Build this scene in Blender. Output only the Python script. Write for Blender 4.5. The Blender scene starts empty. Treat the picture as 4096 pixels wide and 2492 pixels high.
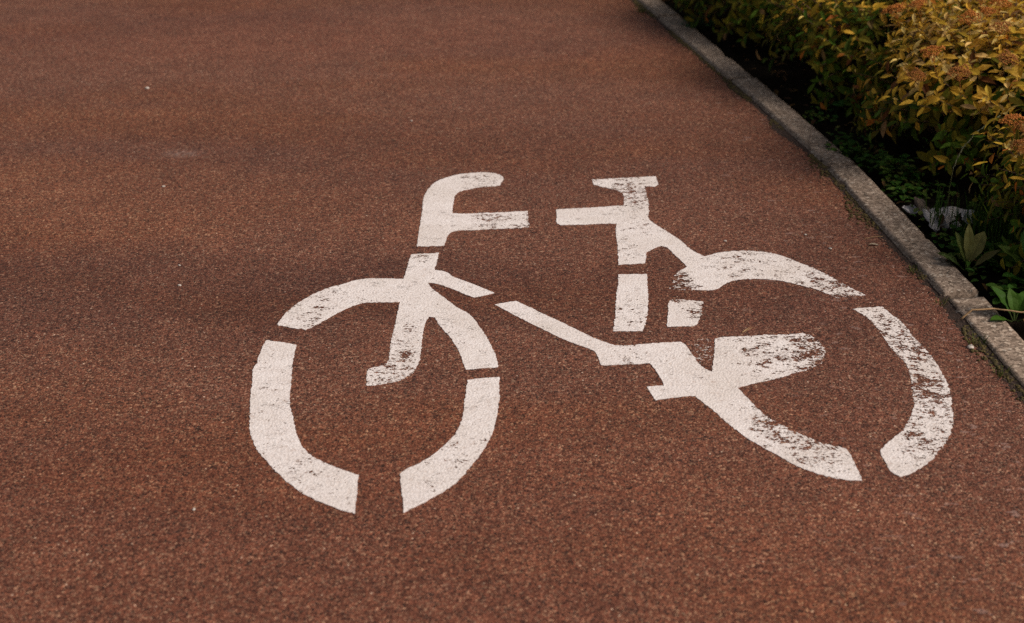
import bpy, bmesh, math, random
from mathutils import Vector, Matrix, noise, Quaternion
from mathutils.geometry import delaunay_2d_cdt

S = bpy.context.scene
C = S.collection
R = math.radians

# ------------------------------------------------------------------ camera, sky, sun, exposure
cam_d = bpy.data.cameras.new('camera')
cam = bpy.data.objects.new('camera', cam_d); C.objects.link(cam)
cam.location = (0, 0, 1.55)
cam.rotation_euler = (R(90 - 25.7), 0, 0)
cam_d.lens = 50; cam_d.sensor_width = 36; cam_d.sensor_fit = 'HORIZONTAL'
cam_d.clip_start = 0.05; cam_d.clip_end = 2000
cam_d.dof.use_dof = True
cam_d.dof.focus_distance = 3.55
cam_d.dof.aperture_fstop = 3.2
S.camera = cam

SUN_EL, SUN_AZ = 41, 108          # elevation; azimuth clockwise from +Y (light over the hedge, from the right)
w = bpy.data.worlds.new('World'); S.world = w; w.use_nodes = True
nt = w.node_tree; bg = nt.nodes['Background']
sky = nt.nodes.new('ShaderNodeTexSky'); sky.sky_type = 'NISHITA'; sky.sun_disc = False
sky.sun_elevation = R(SUN_EL); sky.sun_rotation = R(SUN_AZ)
sky.dust_density = 4.0; sky.air_density = 1.0; sky.ozone_density = 0.6
hs = nt.nodes.new('ShaderNodeHueSaturation'); hs.inputs['Saturation'].default_value = 0.35   # hazy, nearly white cloud cover
nt.links.new(sky.outputs[0], hs.inputs['Color']); nt.links.new(hs.outputs[0], bg.inputs[0])
bg.inputs[1].default_value = 0.064
sd = bpy.data.lights.new('sun', 'SUN'); so = bpy.data.objects.new('sun', sd); C.objects.link(so)
sd.energy = 3.3; sd.angle = R(28); sd.color = (1.0, 0.88, 0.74)
d = Vector((math.sin(R(SUN_AZ)) * math.cos(R(SUN_EL)), math.cos(R(SUN_AZ)) * math.cos(R(SUN_EL)), math.sin(R(SUN_EL))))
so.rotation_euler = d.to_track_quat('Z', 'Y').to_euler(); so.location = d * 20
S.view_settings.view_transform = 'Standard'; S.view_settings.look = 'None'
S.view_settings.exposure = 0.05; S.view_settings.gamma = 1.0
S.cycles.use_denoising = False

# ------------------------------------------------------------------ helpers
def tag(o, label=None, cat=None, group=None, kind=None):
    if label: o['label'] = label
    if cat: o['category'] = cat
    if group: o['group'] = group
    if kind: o['kind'] = kind
    return o

def empty(name, loc, label, cat, group=None, rz=0.0):
    o = bpy.data.objects.new(name, None); C.objects.link(o)
    o.location = loc; o.rotation_euler = (0, 0, rz)
    return tag(o, label, cat, group)

def obj(name, bm, mat, parent=None, smooth=False, loc=None):
    me = bpy.data.meshes.new(name); bm.to_mesh(me); bm.free()
    me.materials.append(mat)
    if smooth:
        for p in me.polygons: p.use_smooth = True
    o = bpy.data.objects.new(name, me); C.objects.link(o)
    if parent: o.parent = parent
    if loc is not None: o.location = loc
    return o

class G:
    """small node-graph writer"""
    def __init__(self, name):
        self.m = bpy.data.materials.new(name); self.m.use_nodes = True
        self.t = self.m.node_tree; self.b = self.t.nodes['Principled BSDF']; self.out = self.t.nodes['Material Output']
        g = self.n('ShaderNodeNewGeometry'); self.pos = g.outputs['Position']
    def n(self, ty, **kw):
        x = self.t.nodes.new(ty)
        for k, v in kw.items():
            if k.startswith('_'):
                setattr(x, k[1:], v)
            else:
                self.put(x.inputs[k.replace('__', ' ')], v)
        return x
    def put(self, sock, v):
        if isinstance(v, bpy.types.NodeSocket): self.t.links.new(v, sock)
        elif isinstance(v, (tuple, list)) and len(v) == 3 and sock.type == 'RGBA': sock.default_value = (*v, 1)
        else: sock.default_value = v
    def set(self, name, v): self.put(self.b.inputs[name], v)
    def scl(self, vec, s):
        x = self.n('ShaderNodeVectorMath', _operation='MULTIPLY'); self.put(x.inputs[0], vec); x.inputs[1].default_value = s; return x.outputs[0]
    def noise(self, scale, detail=2, rough=.5, vec=None, dist=0):
        return self.n('ShaderNodeTexNoise', Vector=vec or self.pos, Scale=scale, Detail=detail, Roughness=rough, Distortion=dist).outputs['Fac']
    def voro(self, scale, vec=None, feature='F1'):
        return self.n('ShaderNodeTexVoronoi', _feature=feature, Vector=vec or self.pos, Scale=scale)
    def ramp(self, fac, stops, mode='LINEAR'):
        x = self.n('ShaderNodeValToRGB', Fac=fac); r = x.color_ramp; r.interpolation = mode
        while len(r.elements) < len(stops): r.elements.new(.5)
        for e, (p, c) in zip(r.elements, stops):
            e.position = p; e.color = (c, c, c, 1) if isinstance(c, (int, float)) else (*c, 1)
        return x.outputs[0]
    def mr(self, v, a, b, c=0., d_=1.):
        x = self.n('ShaderNodeMapRange'); self.put(x.inputs[0], v)
        for i, q in enumerate((a, b, c, d_)): self.put(x.inputs[i + 1], q)
        return x.outputs[0]
    def math(self, op, a, b=0.):
        x = self.n('ShaderNodeMath', _operation=op); self.put(x.inputs[0], a); self.put(x.inputs[1], b); return x.outputs[0]
    def mix(self, f, a, b, mode='MIX'):
        x = self.n('ShaderNodeMix', _data_type='RGBA', _blend_type=mode)
        self.put(x.inputs[0], f); self.put(x.inputs[6], a); self.put(x.inputs[7], b); return x.outputs[2]
    def bump(self, h, strength, dist):
        x = self.n('ShaderNodeBump', Height=h, Strength=strength, Distance=dist); self.set('Normal', x.outputs[0])

# ------------------------------------------------------------------ materials
def mat_asphalt():
    g = G('red_asphalt')
    v1 = g.voro(190); v2 = g.voro(430); v3 = g.voro(80)
    r1 = g.n('ShaderNodeSeparateColor', Color=v1.outputs['Color']).outputs[0]
    r2 = g.n('ShaderNodeSeparateColor', Color=v2.outputs['Color']).outputs[1]
    r3 = g.n('ShaderNodeSeparateColor', Color=v3.outputs['Color'])
    stones = g.ramp(r1, [(0.0, (.022, .0085, .0065)), (.22, (.085, .029, .018)), (.55, (.158, .057, .035)), (.8, (.245, .099, .060)), (.93, (.15, .090, .072)), (1.0, (.52, .34, .23))])
    fine = g.ramp(r2, [(0.0, (.028, .011, .008)), (.45, (.134, .049, .030)), (.88, (.255, .102, .063)), (1, (.62, .42, .28))])
    col = g.mix(.5, stones, fine)
    # clumps and hollows a centimetre or two across
    mid = g.noise(92, 4, .66, g.scl(g.pos, (.75, 1, 1)))
    col = g.mix(.9, col, g.ramp(mid, [(.30, .45), (.5, 1.0), (.70, 1.45)]), 'MULTIPLY')
    # pits where the binder has gone between the stones
    pit = g.math('MAXIMUM', g.mr(g.noise(110, 3, .62, g.scl(g.pos, (.7, 1, 1))), .385, .31), g.mr(g.noise(48, 4, .6, g.scl(g.pos, (.6, 1, 1))), .325, .285))
    col = g.mix(g.math('MULTIPLY', pit, .9), col, (.016, .008, .006))
    # single pale chippings
    chip = g.math('MULTIPLY', g.mr(r3.outputs[0], .945, .95), g.mr(v3.outputs['Distance'], .20, .15))
    col = g.mix(chip, col, (.55, .42, .33))
    v4 = g.voro(175); r4 = g.n('ShaderNodeSeparateColor', Color=v4.outputs['Color'])
    col = g.mix(g.math('MULTIPLY', g.mr(r4.outputs[1], .955, .965), g.mr(v4.outputs['Distance'], .32, .22)), col, (.40, .25, .16))
    col = g.mix(g.math('MULTIPLY', g.mr(r4.outputs[2], .90, .91), g.mr(v4.outputs['Distance'], .45, .35)), col, (.030, .017, .014))
    # broad wear: brown and greyish bands across the path
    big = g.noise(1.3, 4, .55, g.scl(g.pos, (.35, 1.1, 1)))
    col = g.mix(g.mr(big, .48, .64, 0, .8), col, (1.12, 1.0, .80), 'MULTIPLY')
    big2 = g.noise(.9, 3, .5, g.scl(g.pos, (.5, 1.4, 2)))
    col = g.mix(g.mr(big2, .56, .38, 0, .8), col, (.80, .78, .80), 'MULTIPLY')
    # soft bands of light and shade across the path, painted into its colour
    wob = g.mr(g.noise(2.2, 4, .6), .25, .75, -.45, .45)
    for (x, y, rx, ry, c, amt) in ((-1.45, 3.95, 1.15, .36, (1.20, 1.14, 1.00), .85), (-1.25, 3.30, .95, .30, (.74, .74, .78), .75),
                                   (.15, 3.30, 1.0, .30, (.80, .79, .83), .7), (-.2, 2.25, 1.6, .45, (1.10, 1.0, .92), .8), (-.9, 5.9, 1.5, .5, (1.10, 1.0, .95), .8)):
        q = g.n('ShaderNodeVectorMath', _operation='SUBTRACT'); g.put(q.inputs[0], g.pos); q.inputs[1].default_value = (x, y, 0)
        ln = g.n('ShaderNodeVectorMath', _operation='LENGTH'); g.put(ln.inputs[0], g.scl(q.outputs[0], (1 / rx, 1 / ry, 1)))
        f = g.mr(g.math('ADD', ln.outputs['Value'], wob), 1.25, .45)
        col = g.mix(g.math('MULTIPLY', f, amt), col, c, 'MULTIPLY')
    col = g.mix(.75, col, g.ramp(g.noise(8, 4, .65), [(.25, .74), (.75, 1.24)]), 'MULTIPLY')
    # pale scuffs left on the surface
    for (x, y, rx, ry) in ((-1.075, 4.41, .085, .05), (.95, 5.3, .05, .05)):
        q = g.n('ShaderNodeVectorMath', _operation='SUBTRACT'); g.put(q.inputs[0], g.pos); q.inputs[1].default_value = (x, y, 0)
        ln = g.n('ShaderNodeVectorMath', _operation='LENGTH'); g.put(ln.inputs[0], g.scl(q.outputs[0], (1 / rx, 1 / ry, 1)))
        f = g.math('MULTIPLY', g.mr(ln.outputs['Value'], 1.0, .35), g.mr(g.noise(60, 4, .7), .4, .62))
        col = g.mix(g.math('MULTIPLY', f, .30), col, (.40, .33, .30))
    # cement-pale flecks trodden in along the kerb side
    fl = g.math('MULTIPLY', g.mr(g.noise(36, 2, .5, g.scl(g.pos, (.55, 1, 1))), .655, .69), g.mr(g.n('ShaderNodeSeparateXYZ', Vector=g.pos).outputs[0], .45, .95))
    col = g.mix(g.math('MULTIPLY', fl, .55), col, (.33, .22, .19))
    col = g.mix(1.0, col, (1.02, .97, .96), 'MULTIPLY')
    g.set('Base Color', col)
    g.set('Roughness', g.mr(r1, 0, 1, .60, .92))
    g.set('Specular IOR Level', .28)
    h = g.math('ADD', g.math('MULTIPLY', g.mr(v1.outputs['Distance'], 0, .8, 1, 0), .7), g.math('ADD', g.math('MULTIPLY', pit, -1.6), g.math('ADD', g.noise(130, 3, .6), g.math('MULTIPLY', mid, 1.5))))
    g.bump(h, .62, .004)
    return g.m

def mat_paint():
    g = G('worn_white_road_paint')
    at = g.n('ShaderNodeAttribute', _attribute_name='wear').outputs['Fac']
    # fine cracks and missing flakes: thin, stretched across the path
    n1 = g.noise(185, 3, .65, g.scl(g.pos, (.72, 1.0, 1)), .2)
    n2 = g.noise(40, 5, .66, g.scl(g.pos, (.74, 1.0, 1)), .35)
    nn = g.math('ADD', g.math('MULTIPLY', n1, .48), g.math('MULTIPLY', n2, .52))
    patch = g.noise(6, 3, .5)
    lvl = g.math('ADD', g.math('MULTIPLY', at, .120), g.mr(patch, .35, .7, -.010, .022))
    thr = g.math('ADD', lvl, .376)
    df = g.math('SUBTRACT', thr, nn)
    hole = g.mr(df, -.003, .006)
    # hairline cracks running across
    ck = g.n('ShaderNodeTexNoise', Vector=g.scl(g.pos, (.30, 1.0, 1)), Scale=38, Detail=3, Roughness=.55, Distortion=.3)
    ln = g.math('ABSOLUTE', g.math('SUBTRACT', ck.outputs['Fac'], .5))
    crack = g.math('MULTIPLY', g.mr(ln, .0085, .004), g.mr(g.noise(21, 3, .6), .52, .60))
    hole = g.math('MAXIMUM', hole, g.math('MULTIPLY', crack, .85))
    col = g.mix(g.mr(g.noise(18, 5, .65), .35, .75), (.825, .768, .772), (.73, .662, .655))
    col = g.mix(g.mr(g.noise(5, 4, .6), .42, .68, 0, .55), col, (.66, .59, .555))
    col = g.mix(g.mr(g.noise(190, 2, .6), .60, .75, 0, .5), col, (.50, .39, .33))
    vg = g.voro(190)
    col = g.mix(g.mr(vg.outputs['Distance'], .45, .75, 0, .30), col, (.45, .36, .32))
    col = g.mix(g.mr(g.noise(95, 3, .62, g.scl(g.pos, (.7, 1, 1))), .40, .32, 0, .4), col, (.42, .29, .23))
    edge = g.mr(df, -.030, -.003, 0, .5)
    col = g.mix(edge, col, (.55, .43, .37))
    g.set('Base Color', col); g.set('Roughness', .7); g.set('Specular IOR Level', .3)
    g.bump(g.math('ADD', g.math('ADD', g.noise(150, 3, .6), g.mr(vg.outputs['Distance'], 0, .8, .8, 0)), g.math('MULTIPLY', hole, -.25)), .5, .002)
    tr = g.n('ShaderNodeBsdfTransparent')
    mx = g.n('ShaderNodeMixShader'); g.put(mx.inputs[0], hole)
    g.t.links.new(g.b.outputs[0], mx.inputs[1]); g.t.links.new(tr.outputs[0], mx.inputs[2])
    g.t.links.new(mx.outputs[0], g.out.inputs[0])
    return g.m

def mat_kerb():
    g = G('weathered_concrete')
    v = g.voro(150); vr = g.n('ShaderNodeSeparateColor', Color=v.outputs['Color']).outputs[0]
    v2 = g.voro(60); v2r = g.n('ShaderNodeSeparateColor', Color=v2.outputs['Color']).outputs[0]
    col = g.ramp(vr, [(0, (.12, .084, .060)), (.4, (.255, .188, .145)), (.85, (.36, .272, .215)), (1, (.58, .47, .38))])
    col = g.mix(g.mr(g.noise(14, 5, .65), .35, .7, 0, .75), col, (.62, .58, .54), 'MULTIPLY')
    col = g.mix(g.math('MULTIPLY', g.mr(v2r, .70, .74), g.mr(g.math('ADD', v2.outputs['Distance'], g.mr(g.noise(200, 2), .3, .7, -.1, .1)), .34, .24)), col, (.44, .37, .31))
    col = g.mix(g.mr(g.noise(45, 4, .6), .40, .30, 0, .9), col, (.045, .035, .028))
    g.set('Base Color', col); g.set('Roughness', .9)
    g.bump(g.math('ADD', g.noise(150, 4, .7), g.noise(40, 3)), .7, .003)
    return g.m

def mat_soil():
    g = G('dark_soil')
    c = g.ramp(g.noise(40, 6, .7), [(.3, (.005, .0035, .0025)), (.6, (.013, .009, .006)), (.85, (.035, .024, .016))])
    g.set('Base Color', c); g.set('Roughness', 1); g.set('Specular IOR Level', .05); g.bump(g.noise(35, 6, .7), 1, .02)
    return g.m

def mat_leaf(name='leaf', trans=.26, gloss=.10):
    g = G(name)
    at = g.n('ShaderNodeAttribute', _attribute_name='tint').outputs['Color']
    col = g.mix(g.mr(g.noise(90, 3, .6), .35, .7, 0, .55), at, (.66, .56, .38), 'MULTIPLY')
    g.set('Base Color', col); g.set('Roughness', .55); g.set('Specular IOR Level', gloss)
    tl = g.n('ShaderNodeBsdfTranslucent'); g.put(tl.inputs[0], col)
    mx = g.n('ShaderNodeMixShader'); mx.inputs[0].default_value = trans
    g.t.links.new(g.b.outputs[0], mx.inputs[1]); g.t.links.new(tl.outputs[0], mx.inputs[2]); g.t.links.new(mx.outputs[0], g.out.inputs[0])
    return g.m

def mat_plain(name, a, b, scale, rough=.85, bump=.4, bd=.002):
    g = G(name)
    g.set('Base Color', g.mix(g.mr(g.noise(scale, 5, .65), .3, .7), a, b)); g.set('Roughness', rough)
    g.bump(g.noise(scale * 2, 4, .6), bump, bd)
    return g.m

ASPHALT, PAINT, KERB, SOIL, LEAF = mat_asphalt(), mat_paint(), mat_kerb(), mat_soil(), mat_leaf()
STEM = mat_plain('brown_twig', (.045, .022, .012), (.11, .055, .03), 60)
FLOWER = mat_plain('dried_flower', (.60, .22, .028), (.30, .085, .014), 260)
FLOWER_B = mat_plain('dried_flower_dark', (.46, .18, .032), (.26, .085, .018), 160)
MOSS = mat_plain('moss_clumps', (.038, .030, .009), (.115, .080, .020), 70, .95, 1, .006)
DIRT = mat_plain('seam_dirt', (.017, .010, .007), (.062, .032, .021), 90, .95, 1, .006)
PEBBLE = mat_plain('pale_stone', (.55, .49, .44), (.38, .33, .30), 120)
STRAW = mat_plain('dry_straw', (.42, .27, .14), (.26, .15, .07), 90)
PAPER = mat_plain('crumpled_white_paper', (.56, .53, .55), (.38, .35, .34), 18, .75, .2)
CARD = mat_plain('brown_cardboard', (.115, .085, .065), (.07, .05, .04), 45)

# ------------------------------------------------------------------ kerb line: joints of the straight one-metre stones (left edge)
JOINTS = [(1.2496, 0.3744), (1.2364, 1.3457), (1.1919, 2.317), (1.1074, 3.2934), (1.0017, 4.2647), (0.8256, 5.231), (0.6395, 6.1821), (0.4452, 7.1433), (0.2327, 8.0944), (-0.0101, 9.0455), (-0.2833, 9.9865)]
KW, KZ = .1015, .012
def kerb_x(y):
    for (x0, y0), (x1, y1) in zip(JOINTS, JOINTS[1:]):
        if y0 <= y <= y1: return x0 + (x1 - x0) * (y - y0) / (y1 - y0)
    return JOINTS[0][0] if y < JOINTS[0][1] else JOINTS[-1][0]

# ------------------------------------------------------------------ ground and path
def sheet(name, pts, z, mat):
    bm = bmesh.new(); bm.faces.new([bm.verts.new((x, y, z)) for x, y in pts])
    bmesh.ops.triangulate(bm, faces=bm.faces)
    o = obj(name, bm, mat); o['kind'] = 'structure'; return o

sheet('ground', [(-300, -300), (300, -300), (300, 300), (-300, 300)], -.06, SOIL)
edge = [(x + .006, y) for x, y in JOINTS]
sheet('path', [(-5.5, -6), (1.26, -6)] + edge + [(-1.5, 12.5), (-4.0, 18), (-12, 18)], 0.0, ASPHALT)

# raised planting bed behind the kerb: lumpy soil
def soil_bed():
    bm = bmesh.new(); rows = []
    ys = [-6 + .5 * i for i in range(13)] + [.6 + .07 * i for i in range(140)]
    for y in ys:
        row = []
        for k in range(40):
            t = k / 39; x = kerb_x(y) + KW - .02 + 6.0 * t ** 1.8
            z = -.030 + .022 * noise.noise((x * 6, y * 6, 1)) + .014 * noise.noise((x * 22, y * 22, 2)) + .03 * min(1, t * 6)
            if k == 0: z = -.045
            row.append(bm.verts.new((x, y, z)))
        rows.append(row)
    for a, b in zip(rows, rows[1:]):
        for k in range(39): bm.faces.new((a[k], a[k + 1], b[k + 1], b[k]))
    o = obj('soil_bed', bm, SOIL, smooth=True); o['kind'] = 'structure'
soil_bed()

# ------------------------------------------------------------------ kerb stones
KLAB = ['concrete kerb stone beside the camera, before the one with the twig', 'concrete kerb stone leading up to the twig stone from below',
        'concrete kerb stone with a dry twig lying across it', 'concrete kerb stone beside the crumpled white litter',
        'concrete kerb stone with green creeper over its near corner', 'shaded concrete kerb stone entering at the top edge of the photo',
        'concrete kerb stone beyond the top edge', 'far concrete kerb stone, third past the creeper', 'far concrete kerb stone, fourth past the creeper', 'last concrete kerb stone of the far row']
def kerb_stone(i, a, b):
    rnd = random.Random(40 + i)
    ax, bx = Vector((*a, 0)), Vector((*b, 0)); dirv = (bx - ax); L = dirv.length - .022; dirv.normalize()
    ang = math.atan2(dirv.y, dirv.x)
    bm = bmesh.new(); bmesh.ops.create_cube(bm, size=1)
    bmesh.ops.scale(bm, vec=(L, KW, .20), verts=bm.verts)
    bmesh.ops.bevel(bm, geom=[e for e in bm.edges], offset=.006, segments=2, affect='EDGES')
    bmesh.ops.subdivide_edges(bm, edges=[e for e in bm.edges if e.calc_length() > .5], cuts=90)
    bmesh.ops.subdivide_edges(bm, edges=[e for e in bm.edges if e.calc_length() > .05], cuts=6)
    for v in bm.verts:
        p = v.co + Vector((i * 3.1, 0, 0)); n = noise.noise_vector(p * 26)
        e = abs(abs(v.co.y) - KW / 2) < .010 and v.co.z > .085
        v.co += n * (.0014 if e else .0007)
        if e:
            q = noise.noise(p * 15)
            if q > .34: v.co.z -= (q - .34) * .020; v.co.y -= math.copysign((q - .34) * .016, v.co.y)
    bm.normal_update()
    mid = (ax + bx) / 2; nrm = Vector((dirv.y, -dirv.x, 0))
    o = obj('kerb_stone', bm, KERB, smooth=True)
    o.location = mid + nrm * (KW / 2 + rnd.uniform(-.003, .003)) + Vector((0, 0, KZ - .10 + rnd.uniform(-.003, .003)))
    o.rotation_euler = (rnd.uniform(-.03, .03), rnd.uniform(-.004, .004), ang + rnd.uniform(-.004, .004))
    tag(o, KLAB[i], 'kerb stone', 'kerb stones along the path')
for i in range(len(JOINTS) - 1): kerb_stone(i, JOINTS[i], JOINTS[i + 1])

# dirt and moss in the seam between path and kerb
def seam():
    rnd = random.Random(5)
    bm = bmesh.new(); prev = None                    # a ragged fillet of dirt against the stones
    for k in range(1500):
        y = 1.0 + k * .005
        wd = .018 + .034 * max(0, noise.noise((y * 4, 1, 0)) + .25) + .012 * noise.noise((y * 40, 1, 3))
        row = []
        for j in range(19):
            t = j / 18; x = kerb_x(y) + .012 - (max(.004, wd) + .012) * t
            z = .005 * (1 - t) ** 1.2 - .0012 * t + .0003 + .004 * (1 - t) * noise.noise((x * 90, y * 90, 2)) + .0026 * t * noise.noise((x * 150, y * 110, 6))
            row.append(bm.verts.new((x, y, z)))
        if prev:
            for j in range(18): bm.faces.new((prev[j + 1], prev[j], row[j], row[j + 1]))
        prev = row
    for k in range(1500):
        y = rnd.uniform(1.0, 8); x = kerb_x(y) + .004 - abs(rnd.gauss(0, .022)); r = rnd.uniform(.0012, .0035)
        bmesh.ops.create_icosphere(bm, subdivisions=1, radius=r, matrix=Matrix.Translation((x, y, 0)))
    o = obj('seam_dirt', bm, DIRT); o['kind'] = 'stuff'
    bm = bmesh.new()
    for k in range(5200):
        y = rnd.uniform(1.2, 8); dn = noise.noise((y * 3.2, 3, 0))
        if dn < -.05: continue
        x = kerb_x(y) - abs(rnd.gauss(0, .010 + .040 * max(0, dn))) + .004; r = rnd.uniform(.0018, .0055)
        m = Matrix.Translation((x, y, rnd.uniform(0, .002))) @ Matrix.Rotation(rnd.uniform(0, 6), 4, 'Z') @ Matrix.Diagonal((r * rnd.uniform(.8, 1.6), r, r * .8, 1))
        bmesh.ops.create_icosphere(bm, subdivisions=1, radius=1, matrix=m)
    o = obj('moss', bm, MOSS, smooth=True); o['kind'] = 'stuff'
seam()

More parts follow.
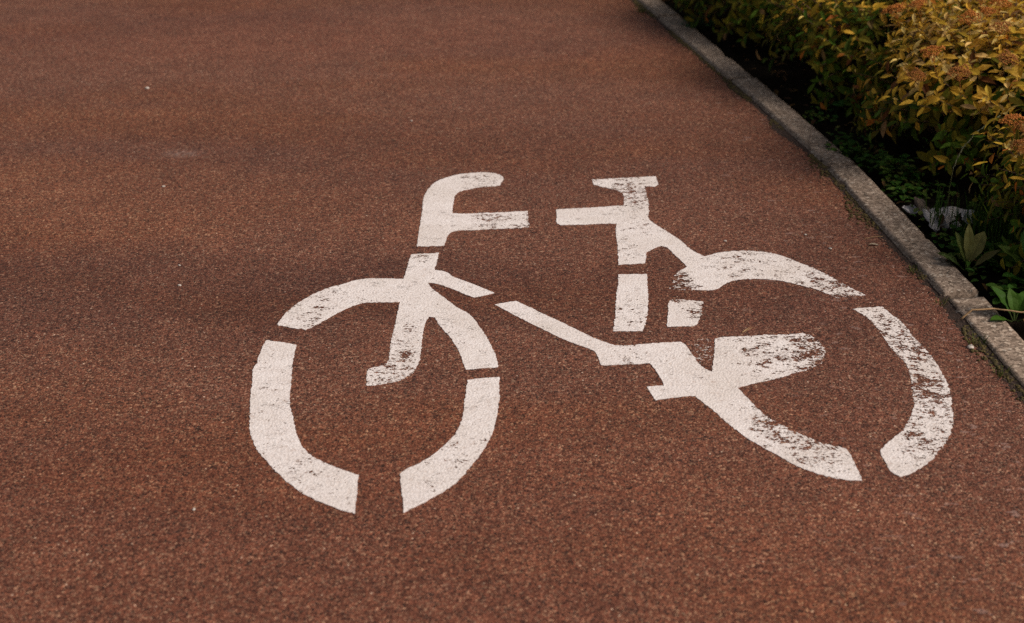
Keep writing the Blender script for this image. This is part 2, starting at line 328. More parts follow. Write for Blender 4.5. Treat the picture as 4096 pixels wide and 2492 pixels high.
# ------------------------------------------------------------------ the painted bicycle symbol
PIECES = {
    'fork' : [(-0.5794,3.1439),(-0.5727,3.1828),(-0.5661,3.2149),(-0.5505,3.254),(-0.5303,3.2939),(-0.5038,3.3332),(-0.4754,3.3622),(-0.443,3.3845),(-0.4104,3.41),(-0.3702,3.4199),(-0.326,3.4199),(-0.2861,3.4171),(-0.2837,3.4473),(-0.2817,3.4838),(-0.2796,3.5435),(-0.2759,3.5802),(-0.241,3.5856),(-0.2015,3.591),(-0.2035,3.5359),(-0.208,3.4749),(-0.1899,3.4706),(-0.1715,3.4582),(-0.1587,3.4343),(-0.1314,3.41),(-0.1044,3.3866),(-0.0746,3.3587),(-0.0447,3.3298),(-0.071,3.3155),(-0.0965,3.3026),(-0.114,3.3155),(-0.1378,3.338),(-0.1617,3.3587),(-0.1888,3.3817),(-0.2217,3.3958),(-0.2081,3.3587),(-0.1861,3.3209),(-0.1614,3.2805),(-0.1373,3.2409),(-0.114,3.2149),(-0.0964,3.1828),(-0.0816,3.1389),(-0.0671,3.0959),(-0.0557,3.0538),(-0.0472,3.0185),(-0.0402,2.9896),(-0.0346,2.9554),(-0.0325,2.9219),(-0.0718,2.9153),(-0.1065,2.9081),(-0.1124,2.933),(-0.1187,2.9667),(-0.1264,3.0011),(-0.1369,3.0361),(-0.1506,3.0777),(-0.1671,3.1142),(-0.1809,3.1482),(-0.1938,3.186),(-0.2078,3.1879),(-0.2143,3.1545),(-0.2168,3.102),(-0.2168,3.0538),(-0.2164,3.0011),(-0.2168,2.9611),(-0.22,2.9275),(-0.2273,2.8999),(-0.2399,2.8755),(-0.2565,2.8567),(-0.281,2.8449),(-0.3056,2.8354),(-0.3293,2.8312),(-0.3333,2.8674),(-0.3341,2.912),(-0.3057,2.9275),(-0.2912,2.9414),(-0.2892,2.9667),(-0.2906,3.0185),(-0.2902,3.0838),(-0.2889,3.1389),(-0.2871,3.2084),(-0.2849,3.2752),(-0.3146,3.2738),(-0.3514,3.2725),(-0.3822,3.2672),(-0.4032,3.2507),(-0.4235,3.2291),(-0.4429,3.202),(-0.4619,3.1733),(-0.4805,3.1451),(-0.5042,3.1154),(-0.5414,3.1277)] ,
    'arcL' : [(-0.5924,3.0598),(-0.5545,3.0491),(-0.5165,3.0361),(-0.5144,2.9724),(-0.5113,2.9219),(-0.5059,2.8835),(-0.501,2.8301),(-0.4948,2.7681),(-0.4891,2.7328),(-0.4782,2.6935),(-0.4649,2.6407),(-0.455,2.6034),(-0.4395,2.5669),(-0.4215,2.5356),(-0.3979,2.5135),(-0.3749,2.494),(-0.3501,2.4768),(-0.3261,2.464),(-0.3114,2.4535),(-0.3071,2.3754),(-0.3055,2.3145),(-0.3294,2.3261),(-0.3575,2.3437),(-0.3862,2.3634),(-0.4157,2.3875),(-0.4447,2.4201),(-0.4726,2.4577),(-0.4959,2.4918),(-0.5205,2.5311),(-0.5371,2.5624),(-0.5494,2.5942),(-0.5595,2.6266),(-0.5678,2.6693),(-0.5752,2.718),(-0.586,2.7937),(-0.593,2.862),(-0.5994,2.9219),(-0.5974,2.933),(-0.5972,2.9724),(-0.5966,3.0185)] ,
    'arcR' : [(-0.1017,2.8593),(-0.0657,2.8673),(-0.0287,2.8716),(-0.0291,2.8249),(-0.028,2.7834),(-0.0301,2.7378),(-0.0334,2.6935),(-0.0388,2.6407),(-0.0489,2.5896),(-0.06,2.5534),(-0.0753,2.5092),(-0.0904,2.4747),(-0.1074,2.4367),(-0.1306,2.4017),(-0.1538,2.3754),(-0.1745,2.3515),(-0.1953,2.3339),(-0.2106,2.3183),(-0.2139,2.3515),(-0.2206,2.3996),(-0.2272,2.4619),(-0.2136,2.4789),(-0.1941,2.4962),(-0.1747,2.5179),(-0.1553,2.5467),(-0.138,2.5782),(-0.125,2.608),(-0.1144,2.6455),(-0.1084,2.6838),(-0.1058,2.718),(-0.1049,2.7681),(-0.1026,2.8196)] ,
    'bar' : [(-0.2643,3.6338),(-0.2649,3.7225),(-0.2644,3.8233),(-0.264,3.902),(-0.2665,3.9926),(-0.2634,4.0393),(-0.2528,4.0965),(-0.2363,4.1452),(-0.2034,4.185),(-0.166,4.2131),(-0.1278,4.2253),(-0.0857,4.2324),(-0.0539,4.2233),(-0.0345,4.2051),(-0.0274,4.185),(-0.0283,4.1551),(-0.0341,4.1403),(-0.0356,4.1139),(-0.0698,4.1042),(-0.1039,4.0965),(-0.1342,4.0792),(-0.1609,4.0601),(-0.1717,4.0299),(-0.1747,3.9742),(-0.1756,3.9109),(-0.1746,3.8842),(-0.132,3.8798),(-0.0798,3.886),(-0.034,3.8913),(0.0152,3.8975),(0.0458,3.9002),(0.0475,3.8405),(0.0484,3.7765),(-0.0011,3.7681),(-0.0585,3.7622),(-0.1156,3.7539),(-0.16,3.7489),(-0.1739,3.7389),(-0.1808,3.7143),(-0.1854,3.6737),(-0.1896,3.6402),(-0.2273,3.6378)] ,
    'saddle' : [(0.247,4.165),(0.3118,4.175),(0.3822,4.185),(0.4493,4.195),(0.4509,4.1551),(0.4511,4.1208),(0.4378,4.1062),(0.4071,4.1081),(0.4072,4.0487),(0.4073,3.9834),(0.4037,3.9109),(0.3997,3.8276),(0.4103,3.8019),(0.4348,3.7556),(0.4596,3.7061),(0.4733,3.6762),(0.4938,3.6158),(0.525,3.5655),(0.5574,3.5859),(0.5926,3.5986),(0.6303,3.6045),(0.6636,3.6028),(0.6991,3.5944),(0.7326,3.575),(0.7605,3.5442),(0.7875,3.5114),(0.8141,3.4791),(0.8387,3.4394),(0.8597,3.4004),(0.8803,3.3622),(0.9098,3.3172),(0.8722,3.3098),(0.8336,3.2973),(0.8102,3.3284),(0.787,3.3546),(0.7617,3.3721),(0.7304,3.3927),(0.7011,3.4082),(0.6671,3.4159),(0.629,3.4183),(0.596,3.412),(0.5682,3.3966),(0.5476,3.3736),(0.534,3.3546),(0.5141,3.3471),(0.4762,3.3471),(0.4369,3.3486),(0.4081,3.3508),(0.4244,3.412),(0.4406,3.4591),(0.4705,3.4952),(0.4612,3.5315),(0.446,3.5741),(0.4361,3.6103),(0.423,3.6338),(0.4143,3.6402),(0.3975,3.626),(0.3698,3.5909),(0.3653,3.5563),(0.3592,3.52),(0.3303,3.5156),(0.2878,3.5111),(0.2903,3.5716),(0.2935,3.6418),(0.2947,3.7061),(0.2975,3.7723),(0.3012,3.8045),(0.256,3.8019),(0.2075,3.796),(0.1561,3.7934),(0.14,3.7909),(0.1323,3.8019),(0.1306,3.8579),(0.1306,3.9136),(0.1803,3.9216),(0.2467,3.9306),(0.2969,3.9396),(0.3322,3.9468),(0.3364,3.9834),(0.3364,4.0393),(0.3253,4.0658),(0.2994,4.0869),(0.2698,4.1081),(0.2533,4.1208)] ,
    'tube' : [(0.2822,3.4471),(0.3207,3.4471),(0.3593,3.4488),(0.3524,3.3531),(0.3515,3.3275),(0.3472,3.2818),(0.3396,3.2097),(0.3291,3.1526),(0.3195,3.1093),(0.2818,3.1081),(0.2464,3.1081),(0.2538,3.1588),(0.262,3.2422),(0.2715,3.3428),(0.269,3.3188),(0.278,3.3879)] ,
    'block' : [(0.4024,3.2785),(0.4076,3.2885),(0.432,3.2898),(0.46,3.2852),(0.4859,3.2752),(0.4767,3.2226),(0.4658,3.1778),(0.4552,3.1463),(0.4456,3.1351),(0.4127,3.1351),(0.3809,3.1327),(0.3913,3.2097)] ,
    'crank' : [(-0.0437,3.2583),(-0.0178,3.2716),(0.0102,3.2821),(0.0825,3.2015),(0.1543,3.1215),(0.1802,3.091),(0.2161,3.055),(0.2468,3.0314),(0.2843,3.0325),(0.3387,3.0431),(0.4064,3.0508),(0.4143,3.0372),(0.4224,3.0022),(0.4304,2.9679),(0.4381,2.9341),(0.4507,2.9092),(0.4609,2.8982),(0.4708,2.9453),(0.4792,2.9907),(0.4895,3.0669),(0.5006,3.0729),(0.5583,3.0801),(0.6299,3.088),(0.6684,3.091),(0.7072,3.0959),(0.7247,3.088),(0.7342,3.0669),(0.7419,3.0372),(0.7441,3.008),(0.7384,2.9793),(0.7263,2.9509),(0.7102,2.9286),(0.6915,2.912),(0.6605,2.8982),(0.6259,2.8765),(0.5925,2.8604),(0.5543,2.8444),(0.5105,2.8217),(0.5257,2.7708),(0.5443,2.7162),(0.5648,2.6789),(0.5971,2.6373),(0.6253,2.6067),(0.6514,2.5817),(0.672,2.5693),(0.698,2.5595),(0.702,2.5424),(0.7038,2.504),(0.7056,2.4665),(0.7047,2.4344),(0.6721,2.4367),(0.6425,2.4481),(0.6115,2.4665),(0.5835,2.4899),(0.5567,2.5231),(0.5316,2.5546),(0.5063,2.5892),(0.4834,2.627),(0.463,2.6684),(0.4448,2.7108),(0.4234,2.7543),(0.4091,2.7844),(0.3646,2.7767),(0.3188,2.765),(0.3117,2.7973),(0.3054,2.827),(0.3451,2.8322),(0.344,2.8471),(0.3352,2.8901),(0.3279,2.923),(0.3212,2.9408),(0.2639,2.9341),(0.2077,2.9297),(0.2043,2.9622),(0.2003,2.985),(0.1971,2.9993),(0.1769,3.0197),(0.1511,3.0402),(0.0693,3.1254)] ,
    'arcB' : [(0.8595,3.2337),(0.8976,3.2423),(0.9374,3.248),(0.9459,3.2125),(0.9587,3.1776),(0.9679,3.1298),(0.9736,3.0701),(0.9824,3.0249),(0.9882,2.9807),(0.9909,2.9376),(0.9908,2.8954),(0.9907,2.8542),(0.9865,2.8139),(0.9819,2.7876),(0.9677,2.727),(0.9584,2.6842),(0.94,2.6322),(0.917,2.5867),(0.8948,2.5521),(0.8667,2.5135),(0.8393,2.4852),(0.811,2.4619),(0.7851,2.4472),(0.7711,2.4712),(0.769,2.504),(0.7685,2.5448),(0.7888,2.5767),(0.8102,2.6017),(0.8358,2.6322),(0.8566,2.6684),(0.8725,2.7001),(0.8861,2.7378),(0.9003,2.7988),(0.9106,2.8503),(0.9154,2.8914),(0.9186,2.9437),(0.9065,2.9995),(0.9,3.0701),(0.8934,3.1434),(0.8786,3.1985)] ,
    'ghostnotch' : [(0.4203,3.055),(0.4885,3.0669),(0.4779,2.9907),(0.4697,2.9453),(0.4605,2.901),(0.4523,2.912),(0.4398,2.9369),(0.4319,2.9701),(0.4243,3.0046)] ,
}
SPOTS= [(-0.259, 2.908, 0.087, 0.8), (-0.258, 3.062, 0.054, 0.55), (-0.513, 3.259, 0.108, 0.5), (-0.064, 3.852, 0.051, 0.9), (0.023, 3.833, 0.065, 0.6), (-0.085, 4.209, 0.071, 0.6), (0.367, 4.055, 0.072, 0.95), (0.368, 3.794, 0.05, 0.5), (0.274, 4.164, 0.078, 0.5), (0.843, 3.373, 0.072, 1.0), (0.737, 3.477, 0.074, 0.55), (0.616, 3.569, 0.089, 0.6), (0.433, 3.38, 0.046, 1.35), (0.925, 2.813, 0.085, 1.1), (0.947, 3.009, 0.077, 0.9), (0.898, 3.158, 0.056, 0.85), (0.877, 2.604, 0.074, 0.85), (0.715, 3.009, 0.083, 1.15), (0.596, 3.009, 0.065, 0.75), (0.578, 2.656, 0.07, 1.0), (0.632, 2.573, 0.058, 0.9), (0.463, 3.251, 0.051, 0.7), (0.3, 3.186, 0.05, 0.55), (-0.123, 2.514, 0.067, 0.4), (-0.425, 2.456, 0.056, 0.4), (-0.534, 2.813, 0.169, 0.15), (0.278, 2.977, 0.035, 0.6), (-0.238, 3.578, 0.034, 0.6), (0.312, 3.612, 0.041, 0.5), (-0.304, 3.738, 0.043, 0.4)]
def wear_at(x, y):
    wv = 0.0
    for sx, sy, r, a in SPOTS:
        q = math.hypot((x - sx), (y - sy) / 2.0) / r
        wv = max(wv, a * max(0.0, min(1.0, 1.45 - q)))
    return wv

def ccw(p):
    return p if sum(a[0] * b[1] - b[0] * a[1] for a, b in zip(p, p[1:] + p[:1])) > 0 else p[::-1]

def inside(x, y, p):
    c = False
    for (x0, y0), (x1, y1) in zip(p, p[1:] + p[:1]):
        if (y0 > y) != (y1 > y) and x < (x1 - x0) * (y - y0) / (y1 - y0) + x0: c = not c
    return c

def painted(name, key, parent, z=.0011, extra=0.0):
    rnd = random.Random(len(key) * 77 + len(PIECES[key]))
    poly = ccw(PIECES[key]); rim = []
    N = len(poly); V = [Vector(p) for p in poly]
    def tang(i, seg):                                # smooth through shallow bends, stay straight at corners
        d0, d1 = V[i] - V[i - 1], V[(i + 1) % N] - V[i]
        if d0.angle(d1) > R(38): return seg
        t = (d0.normalized() * d1.length + d1.normalized() * d0.length)
        return t.normalized() * seg.length
    for i in range(N):
        a, b = V[i], V[(i + 1) % N]; seg = b - a; ta, tb = tang(i, seg), tang((i + 1) % N, seg)
        n = max(1, int(seg.length / .006))
        for k in range(n):
            t = k / n
            q = a * (2 * t ** 3 - 3 * t * t + 1) + ta * (t ** 3 - 2 * t * t + t) + b * (3 * t * t - 2 * t ** 3) + tb * (t ** 3 - t * t)
            x, y = q
            j = .0017 + .003 * max(0, wear_at(x, y) + extra)
            rim.append((x + j * noise.noise((x * 120, y * 120, 0)) + rnd.uniform(-.0009, .0009), y + 1.5 * j * noise.noise((x * 120, y * 120, 5)) + rnd.uniform(-.0009, .0009)))
    pts = [Vector(p) for p in rim]; nb = len(pts); st = .014
    xs = [p[0] for p in rim]; ys = [p[1] for p in rim]
    x = min(xs)
    while x < max(xs):
        y = min(ys)
        while y < max(ys):
            if inside(x, y, rim) and min((x - a) ** 2 + (y - b) ** 2 for a, b in rim) > 3e-5: pts.append(Vector((x, y)))
            y += st
        x += st
    vs, es, fs, *_ = delaunay_2d_cdt(pts, [(i, (i + 1) % nb) for i in range(nb)], [list(range(nb))], 1, 1e-6)
    bm = bmesh.new(); lay = bm.verts.layers.float.new('wear')
    o0 = parent.location
    bv = []
    for v in vs:
        q = bm.verts.new((v.x - o0.x, v.y - o0.y, z)); q[lay] = wear_at(v.x, v.y) + extra; bv.append(q)
    for f in fs:
        try: bm.faces.new([bv[i] for i in f])
        except ValueError: pass
    bm.normal_update()
    for f in bm.faces:
        if f.normal.z < 0: f.normal_flip()
    # the paint film has a thickness: drop the rim to the asphalt
    rimE = [e for e in bm.edges if e.is_boundary]
    ext = bmesh.ops.extrude_edge_only(bm, edges=rimE)['geom']
    for v in ext:
        if isinstance(v, bmesh.types.BMVert): v.co.z = .0002
    return obj(name, bm, PAINT, parent)

sym = empty('bicycle_symbol', (.15, 3.15, 0), 'white bicycle symbol painted on the red path, its paint worn and flaking', 'bicycle symbol')
painted('handlebar', 'bar', sym)
painted('fork', 'fork', sym)
painted('wheel_arc', 'arcL', sym)
painted('wheel_arc', 'arcR', sym)
painted('frame_with_saddle', 'saddle', sym)['label'] = 'saddle, frame and top of the rear wheel with scraped saddle post'
painted('seat_tube', 'tube', sym)
painted('hub_block', 'block', sym)
painted('crank', 'crank', sym)['label'] = 'crank and lower rear wheel with scraped round end'
painted('wheel_arc', 'arcB', sym)['label'] = 'most worn arc of the rear wheel'
painted('paint_trace', 'ghostnotch', sym, .0008, 1.75)['label'] = 'faint remains of paint'

# ------------------------------------------------------------------ leaves and plants
class Leafy:
    def stem(self, pts, r0, r1, sides, col):
        n = len(self.bm.verts); tube(self.bm, pts, r0, r1, sides); self.bm.verts.ensure_lookup_table()
        for v in self.bm.verts[n:]: v[self.lay] = (*col, 1)
    def __init__(self):
        self.bm = bmesh.new(); self.lay = self.bm.verts.layers.float_color.new('tint')
    def leaf(self, base, d, up, L, Wd, col, fold=.35, curl=.25, nseg=4, wave=0, shape=None):
        """a lance-shaped leaf: two halves folded along the midrib, drooping towards the tip"""
        d = d.normalized(); s = d.cross(up)
        if s.length < 1e-4: s = d.orthogonal()
        s.normalize(); n = s.cross(d).normalized()
        prof = shape or [.12, .75, 1.0, .72, 0.0]
        nseg = len(prof) - 1; prev = None
        for k in range(nseg + 1):
            t = k / nseg
            p = base + d * (L * (t - .12 * curl * t * t)) + n * (-curl * L * t * t * .8)
            wv = Wd * .5 * prof[k]; lift = n * (wv * fold)
            wob = n * (wave * Wd * math.sin(k * 2.4 + L * 900))
            row = [p + s * wv + lift + wob, p, p - s * wv + lift - wob]
            vs = []
            for q in row:
                v = self.bm.verts.new(q); v[self.lay] = (*[min(1, c) for c in col], 1); vs.append(v)
            if prev:
                self.bm.faces.new((prev[0], prev[1], vs[1], vs[0])); self.bm.faces.new((prev[1], prev[2], vs[2], vs[1]))
            prev = vs

def tube(bm, pts, r0, r1, sides=5):
    rings = []
    for k, p in enumerate(pts):
        t = k / (len(pts) - 1); r = r0 + (r1 - r0) * t
        dv = (pts[min(k + 1, len(pts) - 1)] - pts[max(k - 1, 0)]).normalized()
        a = dv.orthogonal().normalized(); b = dv.cross(a)
        rings.append([bm.verts.new(p + a * (r * math.cos(q * 6.2832 / sides)) + b * (r * math.sin(q * 6.2832 / sides))) for q in range(sides)])
    for A, B in zip(rings, rings[1:]):
        for q in range(sides): bm.faces.new((A[q], A[(q + 1) % sides], B[(q + 1) % sides], B[q]))
    bm.faces.new(rings[-1]); bm.faces.new(rings[0][::-1])

def jit(rnd, c, a=.18):
    k = rnd.uniform(1 - a, 1 + a)
    return tuple(max(.004, x * k * rnd.uniform(.93, 1.07)) for x in c)

GOLD, STRAWY, OLIVE, GREEN, RUST = (.62, .39, .050), (.80, .58, .20), (.170, .155, .018), (.070, .130, .014), (.42, .14, .02)
_fh = {}
def flower_mesh(kind):
    """dried flat flower head: short stalks carrying dozens of seed knobs over a shallow dome"""
    if kind in _fh: return _fh[kind]
    rnd = random.Random(kind); bm = bmesh.new()
    for k in range(8):
        a = k * 2.4; r = .010 + .002 * k
        tube(bm, [Vector((0, 0, -.075)), Vector((0, 0, -.028)), Vector((r * .5 * math.cos(a), r * .5 * math.sin(a), -.012)), Vector((r * math.cos(a), r * math.sin(a), -.001))], .0008, .0006, 4)
    for k in range(210):
        r = .030 * math.sqrt((k + .5) / 210) * rnd.uniform(.9, 1.12); a = k * 2.39996
        lob = 1 + .20 * math.sin(math.fmod(a, 6.28318) * 3 + kind) + .14 * math.sin(math.fmod(a, 6.28318) * 5 + 2 * kind)
        z = .009 - 10 * r * r + rnd.uniform(-.003, .0045)
        q = rnd.uniform(.0012, .0025)
        bmesh.ops.create_icosphere(bm, subdivisions=1, radius=q, matrix=Matrix.Translation((r * lob * math.cos(a), r * lob * math.sin(a), z)))
    me = bpy.data.meshes.new('flower_head'); bm.to_mesh(me); bm.free()
    me.materials.append(FLOWER if kind % 2 == 0 else FLOWER_B); _fh[kind] = me; return me

def shrub(loc, rad, h, label, seed, gold, n_shoots=270, n_fl=10, leafL=.055):
    rnd = random.Random(seed)
    root = empty('spirea_shrub', loc, label, 'shrub', 'golden shrubs of the hedge')
    lf = Leafy(); st = bmesh.new(); tops = []
    for k in range(n_shoots):
        a = rnd.uniform(0, 6.2832); u = rnd.random()
        if u < .44:                                    # over the top
            q = math.sqrt(rnd.random()) * .92; t = 1.0 - .28 * q ** 3
        else:                                         # down the flanks
            t = rnd.uniform(.10, .9); q = (1 - max(0, t - .45) ** 2 * .9) * rnd.uniform(.92, 1.02)
        bumpy = 1 + .16 * noise.noise((math.cos(a) * 1.6 + seed, math.sin(a) * 1.6, t * 2))
        hb = 1 + .15 * noise.noise((q * math.cos(a) * 2.2, q * math.sin(a) * 2.2, seed))
        tip = Vector((rad * q * bumpy * math.cos(a), rad * q * bumpy * math.sin(a), h * t * hb))
        b0 = Vector((tip.x * .35, tip.y * .35, max(.0, tip.z - .30) * .5))
        c0 = b0.lerp(tip, .55) + Vector((0, 0, .03 + .05 * (1 - t)))
        pts = [b0.lerp(c0, .5), c0, c0.lerp(tip, .5) + Vector((0, 0, .006)), tip]
        tube(st, pts, .0024, .0012, 4)
        dirv = (tip - c0).normalized()
        axis = (dirv + Vector((0, 0, .55 if t > .5 else .25))).normalized()
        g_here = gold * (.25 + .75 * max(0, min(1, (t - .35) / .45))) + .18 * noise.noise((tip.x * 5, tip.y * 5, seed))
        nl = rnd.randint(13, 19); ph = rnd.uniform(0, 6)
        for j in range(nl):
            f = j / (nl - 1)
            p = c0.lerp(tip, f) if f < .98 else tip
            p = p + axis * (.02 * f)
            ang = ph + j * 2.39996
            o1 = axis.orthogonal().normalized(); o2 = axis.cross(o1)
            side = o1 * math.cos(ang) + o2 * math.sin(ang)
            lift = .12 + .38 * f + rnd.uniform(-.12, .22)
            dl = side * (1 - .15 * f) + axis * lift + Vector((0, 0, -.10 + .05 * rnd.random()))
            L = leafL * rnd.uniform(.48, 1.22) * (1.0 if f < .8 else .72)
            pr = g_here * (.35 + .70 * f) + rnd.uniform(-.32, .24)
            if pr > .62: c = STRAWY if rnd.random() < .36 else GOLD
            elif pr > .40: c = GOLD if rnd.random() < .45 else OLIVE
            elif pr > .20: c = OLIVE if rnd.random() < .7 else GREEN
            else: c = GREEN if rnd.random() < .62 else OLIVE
            if rnd.random() < .06: c = rnd.choice((RUST, (.16, .065, .022), (.30, .19, .08)))
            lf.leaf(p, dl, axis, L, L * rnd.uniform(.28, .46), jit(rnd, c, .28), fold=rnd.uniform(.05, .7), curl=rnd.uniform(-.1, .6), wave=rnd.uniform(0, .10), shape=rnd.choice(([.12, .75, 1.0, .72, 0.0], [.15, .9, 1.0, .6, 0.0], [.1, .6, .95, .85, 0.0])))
        if t > .62: tops.append((tip, axis))
    for k in range(26):                               # bare woody stems near the base
        a = rnd.uniform(0, 6.28); r = rad * rnd.uniform(.1, .8)
        tube(st, [Vector((r * .3 * math.cos(a), r * .3 * math.sin(a), -.03)), Vector((r * .7 * math.cos(a), r * .7 * math.sin(a), h * .3)), Vector((r * math.cos(a), r * math.sin(a), h * .62))], .0042, .002, 5)
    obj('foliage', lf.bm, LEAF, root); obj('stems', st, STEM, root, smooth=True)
    rnd.shuffle(tops)
    tops.sort(key=lambda q: q[0].y > rad * .35)      # most heads on the sunny side towards the path
    for k, (tip, axis) in enumerate(tops[:n_fl]):
        o = bpy.data.objects.new('flower_head', flower_mesh(rnd.randint(0, 5))); C.objects.link(o); o.parent = root
        o.location = tip + axis * .060 + Vector((0, 0, .028)); s = rnd.uniform(.75, 1.2)
        o.scale = (s, s, s)
        o.rotation_euler = (axis * .6 + Vector((0, 0, .6)) + Vector((rnd.uniform(-.3, .3), rnd.uniform(-.3, .3), 0))).to_track_quat('Z', 'Y').to_euler()
    return root

SHRUBS = [
    ((1.80, 3.60), .52, .40, 'nearest golden shrub, at the right edge, with large dark rust flower heads', .66, 330, 18),
    ((1.66, 4.44), .54, .46, 'brightest golden shrub, behind the litter, thick with rust flower heads', 1.05, 460, 32),
    ((1.46, 5.20), .54, .45, 'darker olive shrub between the brightest golden one and the shaded far one', .60, 400, 8),
    ((1.24, 6.05), .52, .44, 'shaded green shrub overhanging the kerb at the top edge of the photo', .45, 380, 8),
    ((2.42, 4.85), .55, .52, 'golden shrub in the second row, behind the brightest one', 1.1, 260, 5),
    ((2.62, 3.95), .52, .50, 'golden shrub in the second row, behind the nearest one', 1.0, 200, 16),
    ((1.00, 6.90), .50, .46, 'far shrub past the shaded green one', .5, 200, 6),
    ((2.22, 5.75), .52, .48, 'far golden shrub in the second row', .7, 200, 8),
    ((.75, 7.75), .50, .46, 'farthest shrub along the kerb', .5, 160, 4),
]
for i, (p, rad, h, lab, gold, ns, nf) in enumerate(SHRUBS):
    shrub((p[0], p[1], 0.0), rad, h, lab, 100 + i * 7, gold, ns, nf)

def finish(lf, name, parent=None, loc=None):
    return obj(name, lf.bm, LEAF, parent, loc=loc)

# broad-leaved weeds behind the kerb
DOCK = [.10, .55, .95, 1.0, .92, .62, 0]
def weed(name, loc, label, cat, leaves, cols, seed, group=None):
    """leaves: (azimuth, lift, length, width)"""
    rnd = random.Random(seed); root = empty(name, loc, label, cat, group)
    for k, (az, el, L, Wd) in enumerate(leaves):
        lf = Leafy()
        dv = Vector((math.cos(R(az)) * math.cos(R(el)), math.sin(R(az)) * math.cos(R(el)), math.sin(R(el))))
        b = Vector((0, 0, 0)) + Vector((dv.x, dv.y, 0)) * .008
        lf.leaf(b + dv * L * .2, dv, Vector((0, 0, 1)), L * .8, Wd, jit(rnd, rnd.choice(cols), .15), fold=.25, curl=rnd.uniform(.1, .4), wave=.05, shape=DOCK)
        lf.stem([b, b + dv * L * .25], .0018, .0014, 5, (.06, .09, .025))
        o = finish(lf, 'leaf', root)
    return root
DG = [(.034, .095, .014), (.050, .120, .016), (.070, .125, .022)]
OG = [(.10, .13, .03), (.17, .17, .06), (.07, .11, .03)]
weed('dandelion', (1.245, 3.165, 0), 'green broad toothed-leaf weed by the kerb near the dry twig', 'weed',
     [(150, 62, .105, .048), (100, 70, .085, .028), (50, 60, .09, .034), (-20, 35, .10, .035), (200, 25, .07, .03), (75, 35, .10, .04)], DG, 1)
weed('plantain', (1.215, 3.47, 0), 'olive lance-leaved weed by the kerb in front of the grass', 'weed',
     [(120, 72, .11, .028), (85, 75, .13, .026), (50, 62, .12, .045), (170, 40, .08, .03), (10, 40, .10, .03), (140, 30, .09, .03)], OG, 2)
weed('dock', (1.37, 3.36, 0), 'large dark green weed at the right edge of the photo', 'weed',
     [(100, 62, .17, .075), (150, 55, .15, .065), (60, 60, .16, .07), (200, 30, .13, .055), (10, 40, .15, .06), (250, 25, .12, .05), (300, 35, .12, .05), (120, 30, .15, .06)], DG, 3)
weed('dock', (1.40, 3.05, 0), 'dark green weed at the right edge below the large one', 'weed',
     [(120, 50, .13, .05), (180, 40, .11, .045), (60, 55, .13, .05), (230, 25, .11, .045)], DG, 8)

def low_plant(name, loc, label, r, n, cols, seed, leafL=.022, h=.05):
    rnd = random.Random(seed); lf = Leafy()
    for k in range(n):
        a = rnd.uniform(0, 6.28); q = r * math.sqrt(rnd.random())
        p = Vector((q * math.cos(a), q * math.sin(a), rnd.uniform(.2, 1) * h * (1 - (q / r) ** 2 * .7)))
        dv = Vector((math.cos(a + rnd.uniform(-1, 1)), math.sin(a + rnd.uniform(-1, 1)), rnd.uniform(.0, .7)))
        L = leafL * rnd.uniform(.7, 1.2)
        lf.leaf(p, dv, Vector((0, 0, 1)), L, L * .9, jit(rnd, rnd.choice(cols), .25), fold=.3, curl=.35, shape=[.2, .9, 1, .8, .3])
        lf.stem([Vector((p.x * .6, p.y * .6, -.02)), p], .0009, .0007, 3, (.03, .05, .012))
    o = finish(lf, name, loc=loc); tag(o, label, 'ground plant', 'low plants between kerb and hedge')
low_plant('ground_ivy', (1.085, 4.43, -.01), 'green creeper spilling onto the corner of a kerb stone', .06, 60, DG, 11, .022, .045)
low_plant('ground_ivy', (1.20, 4.18, 0), 'rounded bright green clump between kerb and hedge above the litter', .06, 90, OG[:1] + DG, 12, .024, .075)
low_plant('ground_ivy', (1.16, 4.29, 0), 'small dark green clump just below the creeper', .05, 45, DG, 13, .02, .045)
low_plant('ground_ivy', (1.185, 4.05, -.01), 'small dark clump against the kerb above the white litter', .05, 40, DG, 14, .02, .04)
low_plant('ground_ivy', (.80, 6.03, 0), 'blue green tuft by the far end of the kerb', .06, 50, [(.03, .09, .04)], 15, .025, .06)
low_plant('ground_ivy', (1.12, 4.85, 0), 'faint green sprig in the dark soil under the far hedge', .05, 14, [(.05, .14, .03)], 16, .03, .05)
low_plant('ground_ivy', (1.235, 3.70, -.01), 'small round-leaved green plant in front of the white litter', .045, 36, DG, 17, .02, .04)
low_plant('ground_ivy', (1.30, 3.28, 0), 'low green clump between the toothed weed and the large dark weed', .07, 60, DG, 18, .028, .05)

low_plant('ground_ivy', (1.36, 3.52, -.01), 'leafy green patch among the tall grass', .08, 90, DG, 19, .026, .07)
low_plant('ground_ivy', (1.26, 3.58, -.01), 'green patch behind the olive lance-leaved weed', .06, 60, DG, 20, .022, .05)
def grass(name, loc, label, n, L, r, cols, seed, group=None, lean=.5, wd=.0035):
    rnd = random.Random(seed); lf = Leafy()
    for k in range(n):
        a = rnd.uniform(0, 6.28); q = r * math.sqrt(rnd.random())
        dv = Vector((math.cos(a) * lean * rnd.random(), math.sin(a) * lean * rnd.random(), 1))
        lf.leaf(Vector((q * math.cos(a), q * math.sin(a), -.005)), dv, Vector((math.cos(a), math.sin(a), .2)), L * rnd.uniform(.45, 1.1), wd, jit(rnd, rnd.choice(cols), .25), fold=.4, curl=rnd.uniform(-.2, .7), shape=[.8, 1, .85, .55, 0])
    o = finish(lf, name, loc=loc); tag(o, label, 'grass tuft', group)
GG = [(.045, .105, .016), (.065, .125, .022), (.035, .080, .014)]
grass('grass_tuft', (1.34, 3.72, 0), 'dense dark green grass tuft in front of the white litter', 130, .13, .09, GG, 21, 'grass behind the kerb', wd=.004)
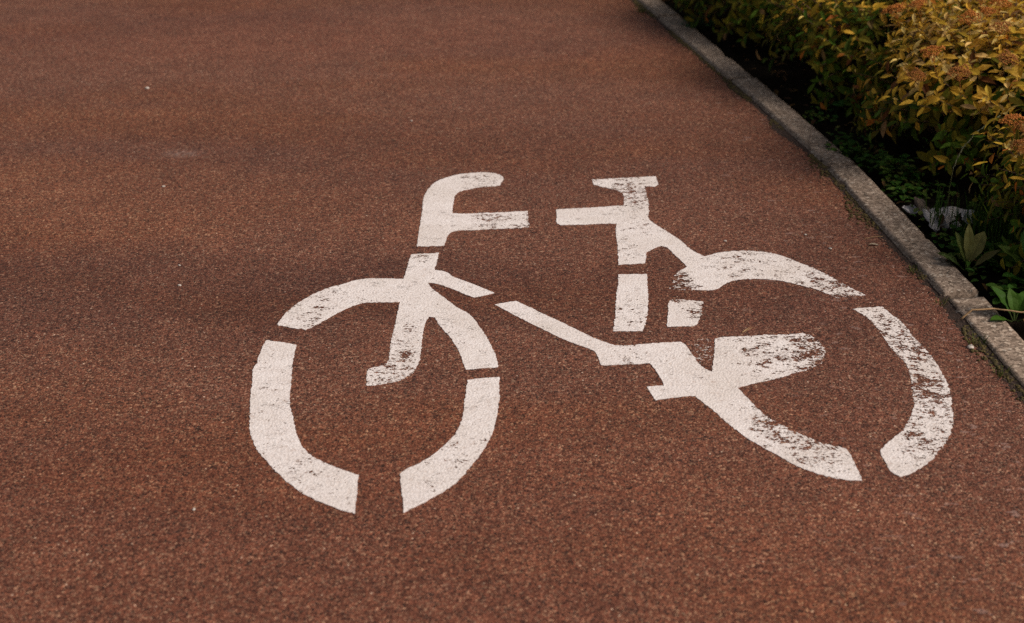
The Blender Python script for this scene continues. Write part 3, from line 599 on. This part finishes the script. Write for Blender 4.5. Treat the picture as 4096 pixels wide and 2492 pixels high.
grass('grass_tuft', (1.44, 3.62, 0), 'tall dark grass between the litter and the large dark weed', 90, .16, .08, GG, 22, 'grass behind the kerb', wd=.004)
grass('grass_tuft', (1.24, 3.82, 0), 'thin grass blades growing through the white litter', 22, .12, .05, GG, 23, 'grass behind the kerb', wd=.004)
grass('grass_tuft', (1.30, 3.58, -.01), 'short thick grass between the olive weed and the litter', 90, .085, .08, GG, 24, 'grass behind the kerb', wd=.004)
grass('grass_tuft', (1.43, 3.45, -.01), 'thick grass beside the large dark weed', 110, .12, .09, GG, 25, 'grass behind the kerb', wd=.004)
SG = [(.10, .12, .035), (.20, .18, .07), (.06, .09, .02)]
SEAM = [((1.073, 3.46), 'grass tuft in the path seam nearest the middle of the twig stone row', 14, .035),
        ((1.088, 3.262), 'grass tuft at the kerb joint above the dry twig', 16, .03),
        ((1.112, 3.035), 'pale grass tuft in the seam beside the white pebble', 22, .04),
        ((1.124, 2.885), 'grass tuft lowest in the seam, at the right edge', 16, .036),
        ((.577, 6.30), 'green tuft in the seam at the top edge of the photo', 24, .05)]
SEAM[0] = (SEAM[0][0], 'grass tuft in the path seam beside the olive lance-leaved weed', 14, .035)
for i, (p, lab, n, L) in enumerate(SEAM):
    grass('grass_tuft', (p[0], p[1], .002), lab, n, L, .014, SG, 30 + i, 'grass tufts in the kerb seam', lean=1.3, wd=.0024)

# tall flowering grass stalk leaning towards the hedge
def stalk():
    rnd = random.Random(9)
    pts = [Vector(p) for p in ((1.262, 3.84, 0), (1.252, 3.82, .10), (1.248, 3.80, .175), (1.262, 3.79, .235), (1.292, 3.78, .285), (1.345, 3.77, .335))]
    root = empty('grass_stalk', (1.262, 3.84, 0), 'tall thin grass stalk rising from the litter, bending right with a slim seed head', 'grass stalk')
    o0 = root.location; bm = bmesh.new(); tube(bm, [p - o0 for p in pts], .0013, .0006, 5)
    obj('stem', bm, mat_plain('green_stem', (.10, .13, .04), (.16, .16, .07), 50), root, smooth=True)
    bm = bmesh.new()
    for k in range(46):
        t = k / 45 * 3; i = min(2, int(t)); p = pts[2 + i].lerp(pts[3 + i], t - i) - o0
        dv = (pts[3 + i] - pts[2 + i]).normalized()
        m = Matrix.Translation(p + Vector((rnd.uniform(-1, 1), rnd.uniform(-1, 1), rnd.uniform(-1, 1))) * .0018) @ dv.to_track_quat('Z', 'Y').to_matrix().to_4x4() @ Matrix.Diagonal((.0011, .0011, .0038, 1))
        bmesh.ops.create_icosphere(bm, subdivisions=1, radius=1, matrix=m)
    obj('seed_head', bm, mat_plain('pale_seed', (.30, .30, .20), (.20, .22, .12), 90), root, smooth=True)
stalk()

# ------------------------------------------------------------------ litter: crumpled white paper wrapper with a brown panel
def crumple(wx, wy, n, amp, seed, fx=0):
    """a creased sheet: random crease points joined into flat facets, ragged outline"""
    rnd = random.Random(int(seed * 31)); pts = []
    for i in range(9):
        t = i / 8 - .5
        pts += [(t * wx, -wy / 2), (t * wx, wy / 2)]
        if 0 < i < 8: pts += [(-wx / 2, t * wy), (wx / 2, t * wy)]
    pts = [(x * rnd.uniform(.82, 1.05), y * rnd.uniform(.82, 1.05)) for x, y in pts]
    pts += [(rnd.uniform(-.42, .42) * wx, rnd.uniform(-.42, .42) * wy) for _ in range(n * 2)]
    vs, es, fs, *_ = delaunay_2d_cdt([Vector(p) for p in pts], [], [], 0, 1e-6)
    bm = bmesh.new()
    bv = [bm.verts.new((v.x, v.y, amp * rnd.choice((-1, -.3, .2, 1)) * rnd.uniform(.5, 1))) for v in vs]
    for f in fs: bm.faces.new([bv[i] for i in f])
    bmesh.ops.subdivide_edges(bm, edges=bm.edges[:], cuts=2, use_grid_fill=True)
    for v in bm.verts: v.co += noise.noise_vector(v.co * 60) * amp * .10
    return bm
lit = empty('paper_wrapper', (1.245, 3.85, -.012), 'crumpled dirty white paper wrapper with a brown panel lying behind the kerb', 'litter')
a = obj('paper_sheet', crumple(.13, .10, 6, .015, 3.0, 15), PAPER, lit, loc=(.030, .0, .014)); a.rotation_euler = (R(8), R(2), R(-14))
a = obj('paper_flap', crumple(.045, .085, 3, .008, 8.0, 18), PAPER, lit, loc=(-.035, -.03, .018)); a.rotation_euler = (R(28), R(26), R(28))
a = obj('brown_panel', crumple(.04, .09, 3, .006, 5.0, 14), CARD, lit, loc=(-.042, .02, .028)); a.rotation_euler = (R(25), R(12), R(14))
a = obj('paper_scrap', crumple(.05, .04, 2, .007, 2.0, 18), PAPER, lit, loc=(-.072, .045, .018)); a.rotation_euler = (R(24), R(6), R(40))

# ------------------------------------------------------------------ twig, straws, pebbles, fallen leaves
def stick(name, pts, r, label, cat, mat=STRAW, r1=None):
    bm = bmesh.new(); P = [Vector(p) for p in pts]; o0 = P[0].copy()
    fine = []
    for a, b in zip(P, P[1:]):
        for k in range(5): fine.append(a.lerp(b, k / 5) - o0)
    fine.append(P[-1] - o0)
    fine = [p + noise.noise_vector((p + o0) * 30) * r * .7 for p in fine]
    tube(bm, fine, r, r1 or r * .7, 6)
    o = obj(name, bm, mat, smooth=True, loc=o0); tag(o, label, cat); return o
stick('twig', [(1.108, 3.156, .010), (1.135, 3.160, .034), (1.19, 3.163, .0345), (1.25, 3.150, .033), (1.34, 3.14, .04), (1.46, 3.12, .05)], .0026, 'dry tan twig lying across the kerb at the right edge', 'twig')
st1 = empty('straw', (.575, 3.11, .003), 'pale forked straw on the path above the round crank end', 'straw')
bm = bmesh.new(); tube(bm, [Vector((-.014, -.012, 0)), Vector((0, .004, .002)), Vector((.010, .012, .004))], .0011, .0008, 5); obj('stem', bm, STRAW, st1)
bm = bmesh.new(); tube(bm, [Vector((-.010, -.010, .001)), Vector((.012, .010, .001)), Vector((.020, .009, .002))], .0008, .0006, 5); obj('side_shoot', bm, STRAW, st1)
stick('straw', [(.99, 3.690, .002), (1.02, 3.698, .004), (1.045, 3.706, .002)], .0012, 'thin orange straw on the path near the kerb', 'straw')
lf = Leafy(); lf.leaf(Vector((-.012, 0, .003)), Vector((1, .05, .06)), Vector((0, 0, 1)), .034, .011, (.45, .38, .30), fold=.5, curl=.3)
o = finish(lf, 'fallen_leaf', loc=(1.003, 3.643, .001)); tag(o, 'curled pale fallen leaf on the path near the kerb, below the straw', 'leaf')

def pebble(x, y, r, label, group, seed):
    rnd = random.Random(seed); bm = bmesh.new(); bmesh.ops.create_icosphere(bm, subdivisions=2, radius=1)
    for v in bm.verts: v.co *= 1 + .35 * noise.noise(v.co * 1.3 + Vector((seed, 0, 0))); v.co.z *= .6
    bmesh.ops.scale(bm, vec=(r * 1.3, r, r), verts=bm.verts)
    o = obj('pebble', bm, PEBBLE, smooth=True, loc=(x, y, r * .4)); o.rotation_euler.z = rnd.uniform(0, 6)
    tag(o, label, 'pebble', group)
pebble(1.094, 3.02, .0075, 'white pebble on the path beside the kerb, largest of the pebbles', None, 1)
pebble(-1.36, 5.134, .0075, 'white pebble alone on the upper left of the path', None, 2)
for k, (x, y) in enumerate([(-1.071, 4.105), (-.896, 3.506), (-.868, 3.376), (.473, 3.203), (.69, 2.475), (.597, 3.674), (.88, 3.62), (-.35, 4.75), (-.62, 2.33), (.83, 3.72)]):
    pebble(x, y, random.Random(k).uniform(.0028, .0042), 'tiny pale stone chip loose on the red path', 'tiny stone chips on the path', 10 + k)

# low small-leaved weeds covering the bed between kerb and hedge
rnd = random.Random(91); lf = Leafy()
for k in range(1500):
    y = rnd.uniform(2.5, 4.9); x = kerb_x(y) + KW + .015 + abs(rnd.gauss(0, .13))
    if noise.noise((x * 9, y * 5, 4)) < -.02 or math.hypot(x - 1.25, (y - 3.87) * .8) < .085: continue
    a = rnd.uniform(0, 6.28); L = rnd.uniform(.012, .026); hz = rnd.uniform(.0, .035)
    lf.leaf(Vector((x, y, hz - .005)), Vector((math.cos(a), math.sin(a), rnd.uniform(.1, .8))), Vector((0, 0, 1)), L, L * rnd.uniform(.45, .85), jit(rnd, rnd.choice(DG + OG[:1]), .3), fold=.35, curl=.4, shape=[.2, .85, 1, .75, .1])
o = finish(lf, 'ground_cover'); o['kind'] = 'stuff'

# leaf litter on the dark soil under the hedge
rnd = random.Random(77); lf = Leafy()
for k in range(260):
    y = rnd.uniform(2.4, 7.5); x = kerb_x(y) + KW + .02 + abs(rnd.gauss(0, .16))
    a = rnd.uniform(0, 6.28); L = rnd.uniform(.02, .045)
    lf.leaf(Vector((x, y, rnd.uniform(.0, .02))), Vector((math.cos(a), math.sin(a), rnd.uniform(-.2, .3))), Vector((0, 0, 1)), L, L * .4, jit(rnd, rnd.choice([(.10, .055, .025), (.07, .035, .018), (.14, .08, .03)]), .3), curl=.4)
o = finish(lf, 'leaf_litter'); o['kind'] = 'stuff'
